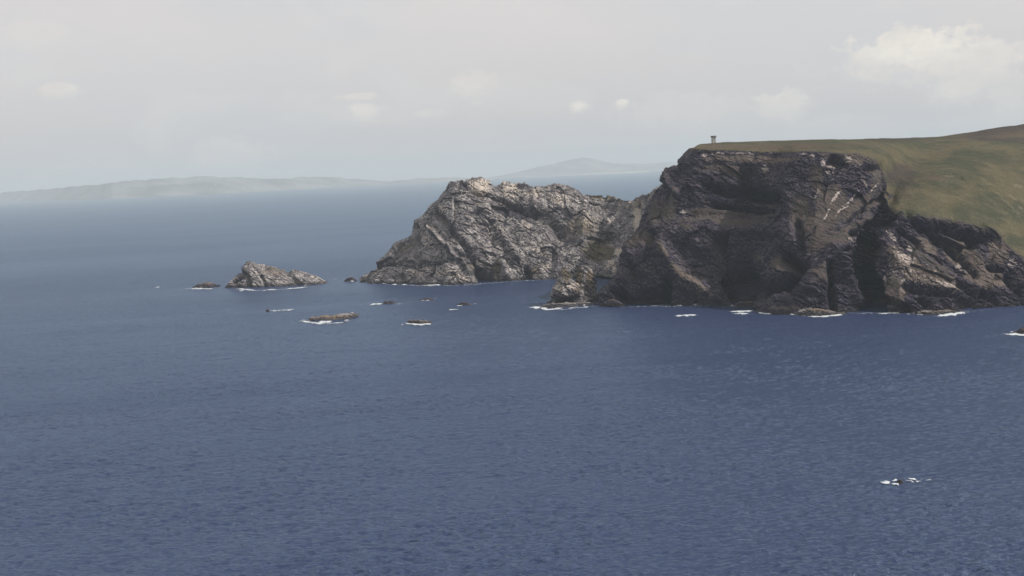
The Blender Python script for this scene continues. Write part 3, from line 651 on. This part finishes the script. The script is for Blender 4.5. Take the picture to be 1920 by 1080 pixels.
# ------------------------------------------------------------------ surf
def foam_material():
    m, t = material('white_surf')
    pos = t.n('ShaderNodeNewGeometry').outputs['Position']
    e = t.attr('edge')
    n = t.noise(pos, 0.16, 6, 0.7, 0.6); n2 = t.noise(pos, 0.7, 4, 0.7)
    a = t.step(t.m('ADD', e, t.m('ADD', t.m('MULTIPLY', t.m('SUBTRACT', n, 0.5), 2.0), t.m('MULTIPLY', t.m('SUBTRACT', n2, 0.5), 0.9))), 0.26, 0.88)
    bs = t.n('ShaderNodeBsdfPrincipled', i_Roughness=0.8); t.put(bs.inputs['Base Color'], t.mix(n2, rgb(0.40, 0.46, 0.50), rgb(0.74, 0.76, 0.78)))
    t.put(bs.inputs['Alpha'], t.m('MULTIPLY', a, 0.9))
    t.nt.links.new(bs.outputs[0], t.n('ShaderNodeOutputMaterial').inputs[0])
    return m
FOAM = foam_material()
foams = [
 ([(1132,575),(1160,576),(1200,576),(1280,575),(1350,574),(1420,577)], 3.2, .40), ([(1440,588),(1480,590),(1590,588),(1640,587),(1700,589),(1780,587),(1850,582),(1920,578)], 3.2, .42),
 ([(676,531),(730,534),(790,536),(850,536),(900,533),(960,528),(1020,525),(1100,523)], 5, .40), ([(424,540),(470,545),(520,544),(590,537),(612,533)], 6, .50),
 ([(570,603),(600,608),(640,605),(672,597)], 4, .5), ([(1012,581),(1060,580),(1122,573)], 3.5, .5),  # polyline in the picture, half width across (m), strength
 ([(290,539),(300,539)], 7, .7), ([(338,542),(362,541),(398,542),(410,538)], 9, .75), ([(378,534),(396,536)], 6, .6),
 ([(425,537),(440,537)], 8, .7), ([(440,541),(462,543),(480,545)], 7, .75), ([(498,543),(520,544)], 7, .85), ([(528,542),(560,540),(580,537)], 6, .8), ([(450,545),(458,545)], 7, .8), ([(570,536),(576,534)], 6, .8),
 ([(610,524),(650,522)], 3, .35), ([(655,527),(664,528)], 5, .8),
 ([(685,530),(694,529)], 5, .8), ([(735,534),(745,534)], 5, .7), ([(755,534),(765,534)], 5, .7), ([(795,535),(815,535),(832,534)], 7, .85), ([(880,532),(894,530)], 6, .7), ([(715,532),(725,533)], 4, .6),
 ([(500,583),(520,583),(545,581),(562,581)], 4.5, .62), ([(538,582),(546,582)], 4, .9),
 ([(553,605),(568,603),(590,606),(612,606),(630,604)], 5, .8), ([(595,604),(625,603)], 6, .95), ([(645,601),(655,600)], 4, .8), ([(660,595),(676,591)], 5, .75), ([(560,603),(572,600)], 4, .7),
 ([(692,572),(705,571),(720,570)], 6, .9), ([(724,567),(742,569)], 5, .8), ([(740,571),(760,570)], 3, .4),
 ([(785,564),(798,563),(808,564)], 4, .8), ([(808,561),(822,559)], 3, .5), ([(838,581),(862,580)], 3.5, .8), ([(856,574),(868,573)], 5, .9), ([(880,571),(896,569)], 3, .5),
 ([(755,606),(766,608),(785,609),(805,608),(818,606)], 4, .85), ([(740,611),(760,609)], 3, .4),
 ([(985,577),(1000,577),(1014,577),(1030,580)], 8, .9), ([(1010,581),(1030,580),(1060,577)], 4.5, .85), ([(1062,578),(1086,575)], 3, .7), ([(1093,573),(1098,572)], 3, .7), ([(1110,570),(1122,570)], 3, .7), ([(1112,552),(1124,550)], 6, .7),
 ([(1120,512),(1128,511)], 6, .9),
 ([(1215,574),(1230,574),(1250,573)], 3, .7), ([(1268,574),(1280,574)], 3, .8), ([(1298,573),(1312,572)], 3, .85), ([(1330,570),(1345,569)], 3, .5),
 ([(1262,593),(1285,592),(1312,591)], 4.5, .85), ([(1362,573),(1375,573),(1400,573)], 3.5, .85), ([(1362,585),(1385,585),(1415,583)], 6, .95), ([(1372,589),(1408,589)], 3, .85),
 ([(1418,587),(1440,588),(1450,588)], 5, .9), ([(1478,590),(1500,590),(1512,591)], 6, .95), ([(1500,594),(1540,594),(1565,592),(1590,588)], 3.5, .9),
 ([(1635,588),(1660,588),(1680,586),(1700,584)], 3, .8), ([(1715,590),(1735,592)], 3, .6), ([(1745,593),(1770,592),(1800,588),(1822,586)], 5, .9), ([(1880,627),(1900,627),(1918,628),(1930,630)], 6, .9), ([(1890,622),(1910,624)], 3, .5),
 ([(1649,907),(1660,906.5),(1671,905)], 1.7, .95), ([(1668,908),(1677,909.5),(1687,910)], 1.3, .95), ([(1672,904),(1679,901),(1683,899)], 1.0, .8),
 ([(1694,903),(1704,904),(1716,905)], 1.4, .85), ([(1703,899),(1712,898.5),(1721,899)], 1.5, .95), ([(1714,905),(1730,905)], 1.1, .7), ([(1718,899.5),(1735,900),(1752,899)], 1.3, .42), ([(1693,908),(1702,908)], 1.0, .5),
]
V = []; Fc = []; E = []
rf = random.Random(3)
for pts, hw, st in foams:
    a = np.array(pts, float); P3 = water(a[:, 0], a[:, 1])
    L = np.concatenate([[0], np.cumsum(np.linalg.norm(np.diff(P3, axis=0), axis=1))])
    n = max(12, int(L[-1]/(0.35 if hw < 2.5 else 1.3))); s = np.linspace(0, L[-1], n)
    ctr = np.stack([np.interp(s, L, P3[:, k]) for k in range(3)], 1)
    m_ = 13; b0 = len(V)
    for i in range(n):
        t_ = i/(n-1); endf = min(1, 4*min(t_, 1-t_)+0.05)
        wv = hw*2.3*(.35+.65*endf)*(1+.3*math.sin(i*.7+rf.random()))
        for j in range(m_):
            q = (j/(m_-1)*2-1)
            z = 0.45+0.4*(1-q*q)*rf.random()*(0.25 if hw < 2.5 else 1)
            V.append((ctr[i, 0], ctr[i, 1]+q*wv, z)); E.append(st*(1-abs(q)**1.5)*endf if 0 < j < m_-1 else -1)
    for i in range(n-1):
        for j in range(m_-1):
            p = b0+i*m_+j; Fc.append((p, p+m_, p+m_+1, p+1))
VA = np.array(V); VA[:, 2] += wave_height(VA[:, 0], VA[:, 1], np.clip(1.25-VA[:, 1]/2600, .15, 1))
me = bpy.data.meshes.new('surf'); me.from_pydata(VA.tolist(), [], Fc); me.materials.append(FOAM)
at_ = me.attributes.new('edge', 'FLOAT', 'POINT'); at_.data.foreach_set('value', np.array(E, np.float32))
for p in me.polygons: p.use_smooth = True
o = bpy.data.objects.new('surf', me); C.objects.link(o)
tag(o, 'white surf breaking around the rocks and cliff foot', 'surf', kind='stuff')

# ------------------------------------------------------------------ signal tower on the cliff top
def cube(bm_v, bm_f, x0, x1, y0, y1, z0, z1, tx=0, ty=0):
    b = len(bm_v)
    for z, s in ((z0, 0), (z1, 1)):
        for x, y in ((x0+tx*s, y0+ty*s), (x1-tx*s, y0+ty*s), (x1-tx*s, y1-ty*s), (x0+tx*s, y1-ty*s)): bm_v.append((x, y, z))
    for q in ((0, 3, 2, 1), (4, 5, 6, 7), (0, 1, 5, 4), (1, 2, 6, 5), (2, 3, 7, 6), (3, 0, 4, 7)): bm_f.append(tuple(b+i for i in q))
def part(name, boxes, mat, parent):
    v, fcs = [], []
    for bx in boxes: cube(v, fcs, *bx)
    m = bpy.data.meshes.new(name); m.from_pydata(v, [], fcs); m.materials.append(mat)
    o = bpy.data.objects.new(name, m); C.objects.link(o); o.parent = parent
    return o
STONE = flat_material('weathered_stone', rgb(0.36, 0.345, 0.32), .9, .25, .8)
DSTONE = flat_material('dark_stone', rgb(0.12, 0.115, 0.11), .9, .25, .8)
HOLE = flat_material('dark_opening', rgb(0.02, 0.02, 0.022), .9, .1, .5)
tw = bpy.data.objects.new('signal_tower', None); C.objects.link(tw)
# stand it on the hill surface: nearest hill vertex to the tower's pixel that lies on the skyline
vv = G2[cut:sh[0]-16].reshape(-1, 3); vx, vy = proj(vv)
cand = vv[np.abs(vx-1337) < 1.0]; cy_ = proj(cand)[1]; best = cand[np.argmin(cy_)]
tw.location = (best[0], best[1]-2, best[2]-0.6); tw.rotation_euler = (0, 0, R(12))
tag(tw, 'small square stone signal tower on the cliff top against the sky', 'tower')
H_ = 10.3
part('wall', [(-2.35, 2.35, -2.35, -1.65, 0, H_-2.2, .12, 0), (-2.35, 2.35, 1.65, 2.35, 0, H_-2.2, .12, 0), (-2.35, -1.65, -1.65, 1.65, 0, H_-2.2, .05, 0), (1.65, 2.35, -1.65, 1.65, 0, H_-2.2, .05, 0)], STONE, tw)
pr = part('parapet', [(-3.0, 3.0, -3.0, -2.5, H_-2.2, H_), (-3.0, 3.0, 2.5, 3.0, H_-2.2, H_), (-3.0, -2.5, -2.5, 2.5, H_-2.2, H_), (2.5, 3.0, -2.5, 2.5, H_-2.2, H_-.6), (-2.5, 2.5, -2.5, 2.5, H_-2.2, H_-1.9)], DSTONE, tw)
for x in (-2.6, -1.3, 0, 1.3, 2.6): part('corbel', [(x-.16, x+.16, -2.9, -2.2, H_-2.7, H_-2.203)], DSTONE, tw)
for z in (3.0, 5.6): part('window', [(-.35, .35, -2.42, -2.05, z, z+1.1)], HOLE, tw)
part('doorway', [(1.0, 1.7, -2.42, -2.05, 0.4, 2.3)], HOLE, tw)

# ------------------------------------------------------------------ far land across the bay
HILLM = flat_material('distant_moor', rgb(0.14, 0.142, 0.15), .95, .4, .0011)
BEACHM = flat_material('distant_sand', rgb(0.50, 0.46, 0.36), .95, .1, .003)
def land(name, sky_, basey, Y, lab, cat='hill', depth=5000):
    us = np.linspace(sky_[0][0], sky_[-1][0], 400)
    ty = np.interp(us, [s[0] for s in sky_], [s[1] for s in sky_]); by = np.interp(us, [b[0] for b in basey], [b[1] for b in basey])
    b = water(us, by); b[:, 2] = 0
    Yb = b[:, 1]
    top = at(us, ty, Yb+depth*.5)
    top[:, 2] += np.clip(top[:, 2]/200, 0, 1)*26*(perlin(np.stack([us/22, us*0, us*0+1.7], 1))+.5*perlin(np.stack([us/9, us*0, us*0+4.7], 1)))
    top[:, 2] = np.maximum(top[:, 2], 3)
    rows = [b+np.array([0, 0, -5]), b, b*.55+top*.45+np.stack([0*us, 0*us, 30*fbm(np.stack([us/40, us*0, us*0], 1), 4)-10], 1), top, top+np.array([0, depth*.2, -60]), np.stack([top[:, 0], top[:, 1]+depth*.4, 0*us-5], 1)]
    G = [rows[0][None]]
    for k in range(5):
        t = (np.arange(1, 11)/10)[:, None, None]; G.append(rows[k][None]*(1-t)+rows[k+1][None]*t)
    G = np.concatenate(G); P = G.reshape(-1, 3)
    hgt = np.clip(G[..., 2]/80, 0, 1)
    G[..., 2] += hgt*(40*fbm(P/1500, 5)).reshape(G.shape[:2])*np.clip(1-np.abs(np.arange(len(G))-31)/31, 0, 1)[:, None]*.9
    o = make_mesh(name, G, HILLM, None, True)
    return tag(o, lab, cat, kind='structure'), G
_, FG = land('far_hills', [(-400,372),(-150,368),(0,362),(60,357),(130,350),(200,344),(260,338),(300,334),(340,333),(400,331),(440,332),(480,335),(530,334),(560,331),(610,331),(650,334),(700,338),(730,341),(760,338),(800,334),(850,333),(900,334),(930,336)],
     [(-400,395),(0,377.5),(211,373),(422,363),(560,355),(656,349.5),(760,345),(850,340.5),(930,337.6)], 40000, 'low hazy green coast far across the bay at left')
land('far_mountain', [(900,335),(940,329),(975,322),(1010,313),(1040,307),(1070,299),(1090,296),(1110,297),(1135,303),(1160,306),(1200,307),(1250,304),(1300,301),(1400,298),(1600,290)],
     [(900,336.5),(1000,331.6),(1156,324.2),(1300,317.5),(1600,304.0)], 45000, 'faint blue mountain on the far horizon left of the dark cliff', 'mountain')
bx = [(985,331.6),(1040,329.2),(1100,326.6),(1160,324.0),(1215,321.6)]
V = []; Fc = []
for i, (x, y) in enumerate(bx):
    for dy in (0.9, -0.5):
        p = water(x, y+dy)[0]; V.append((p[0], p[1], 4.0 if dy > 0 else 22.0))
for i, (x, y) in enumerate(bx):
    p = V[2*i]; V.append((p[0], p[1], -3.0))
for i in range(len(bx)-1):
    Fc.append((2*i, 2*i+2, 2*i+3, 2*i+1)); Fc.append((10+i, 11+i, 2*i+2, 2*i))
me = bpy.data.meshes.new('beach'); me.from_pydata(V, [], Fc); me.materials.append(BEACHM)
o = bpy.data.objects.new('beach', me); C.objects.link(o); tag(o, 'thin pale sand beach at the foot of the far mountain', 'beach', kind='structure')

# white houses scattered on the far coast
WHITE = flat_material('white_render', rgb(0.8, 0.8, 0.78), .8, .04, .1)
SLATE = flat_material('slate_roof', rgb(0.09, 0.09, 0.10), .7, .1, .1)
def gable(name, L, Wd, z0, z1, mat, parent):
    v = [(-L, -Wd, z0), (L, -Wd, z0), (L, Wd, z0), (-L, Wd, z0), (-L, 0, z1), (L, 0, z1)]
    fcs = [(0, 1, 5, 4), (2, 3, 4, 5), (1, 2, 5), (3, 0, 4), (0, 3, 2, 1)]
    m = bpy.data.meshes.new(name); m.from_pydata(v, [], fcs); m.materials.append(mat)
    o = bpy.data.objects.new(name, m); C.objects.link(o); o.parent = parent; return o
def house():
    t = bpy.data.objects.new('farmhouse', None); C.objects.link(t)
    part('wall', [(-13, 13, -6, 6, -6, 11)], WHITE, t); gable('roof', 13.6, 6.6, 11.01, 16, SLATE, t)
    return t
h0 = house()
spots = [(385,349),(396,352),(404,347),(412,353),(420,350),(458,352),(466,350),(480,352),(514,351),(520,353),(556,350),(562,347),(570,349),(590,350),(598,346),(604,349),(612,344),(628,346),(636,343),(645,346),(652,345),(283,341),(288,341)]
Fv = FG[11:31].reshape(-1, 3); fx, fy = proj(Fv)
for i, (x, y) in enumerate(spots):
    k = np.argmin((fx-x)**2+((fy-y)*3)**2); p = Fv[k]
    if i == 0: hh = h0
    else:
        hh = h0.copy(); C.objects.link(hh)
        for ch in h0.children:
            c = ch.copy(); C.objects.link(c); c.parent = hh
    hh.location = p; hh.rotation_euler = (0, 0, R(rf.uniform(-25, 25)))
    tag(hh, 'tiny white house speck on the hazy far coast', 'house', 'white houses on the far coast')

# ------------------------------------------------------------------ haze
v, fcs = [], []
cube(v, fcs, -45000, 45000, -4000, 64000, -12, 760)
me = bpy.data.meshes.new('haze'); me.from_pydata(v, [], fcs)
m, t = material('sea_haze')
vol = t.n('ShaderNodeVolumePrincipled'); vol.inputs['Color'].default_value = rgb(0.78, 0.91, 1.0)
vol.inputs['Density'].default_value = 0.000035; vol.inputs['Anisotropy'].default_value = 0.0
t.nt.links.new(vol.outputs[0], t.n('ShaderNodeOutputMaterial').inputs['Volume'])
me.materials.append(m)
o = bpy.data.objects.new('haze', me); C.objects.link(o); tag(o, 'pale blue sea haze fading the far coast', 'haze', kind='stuff')
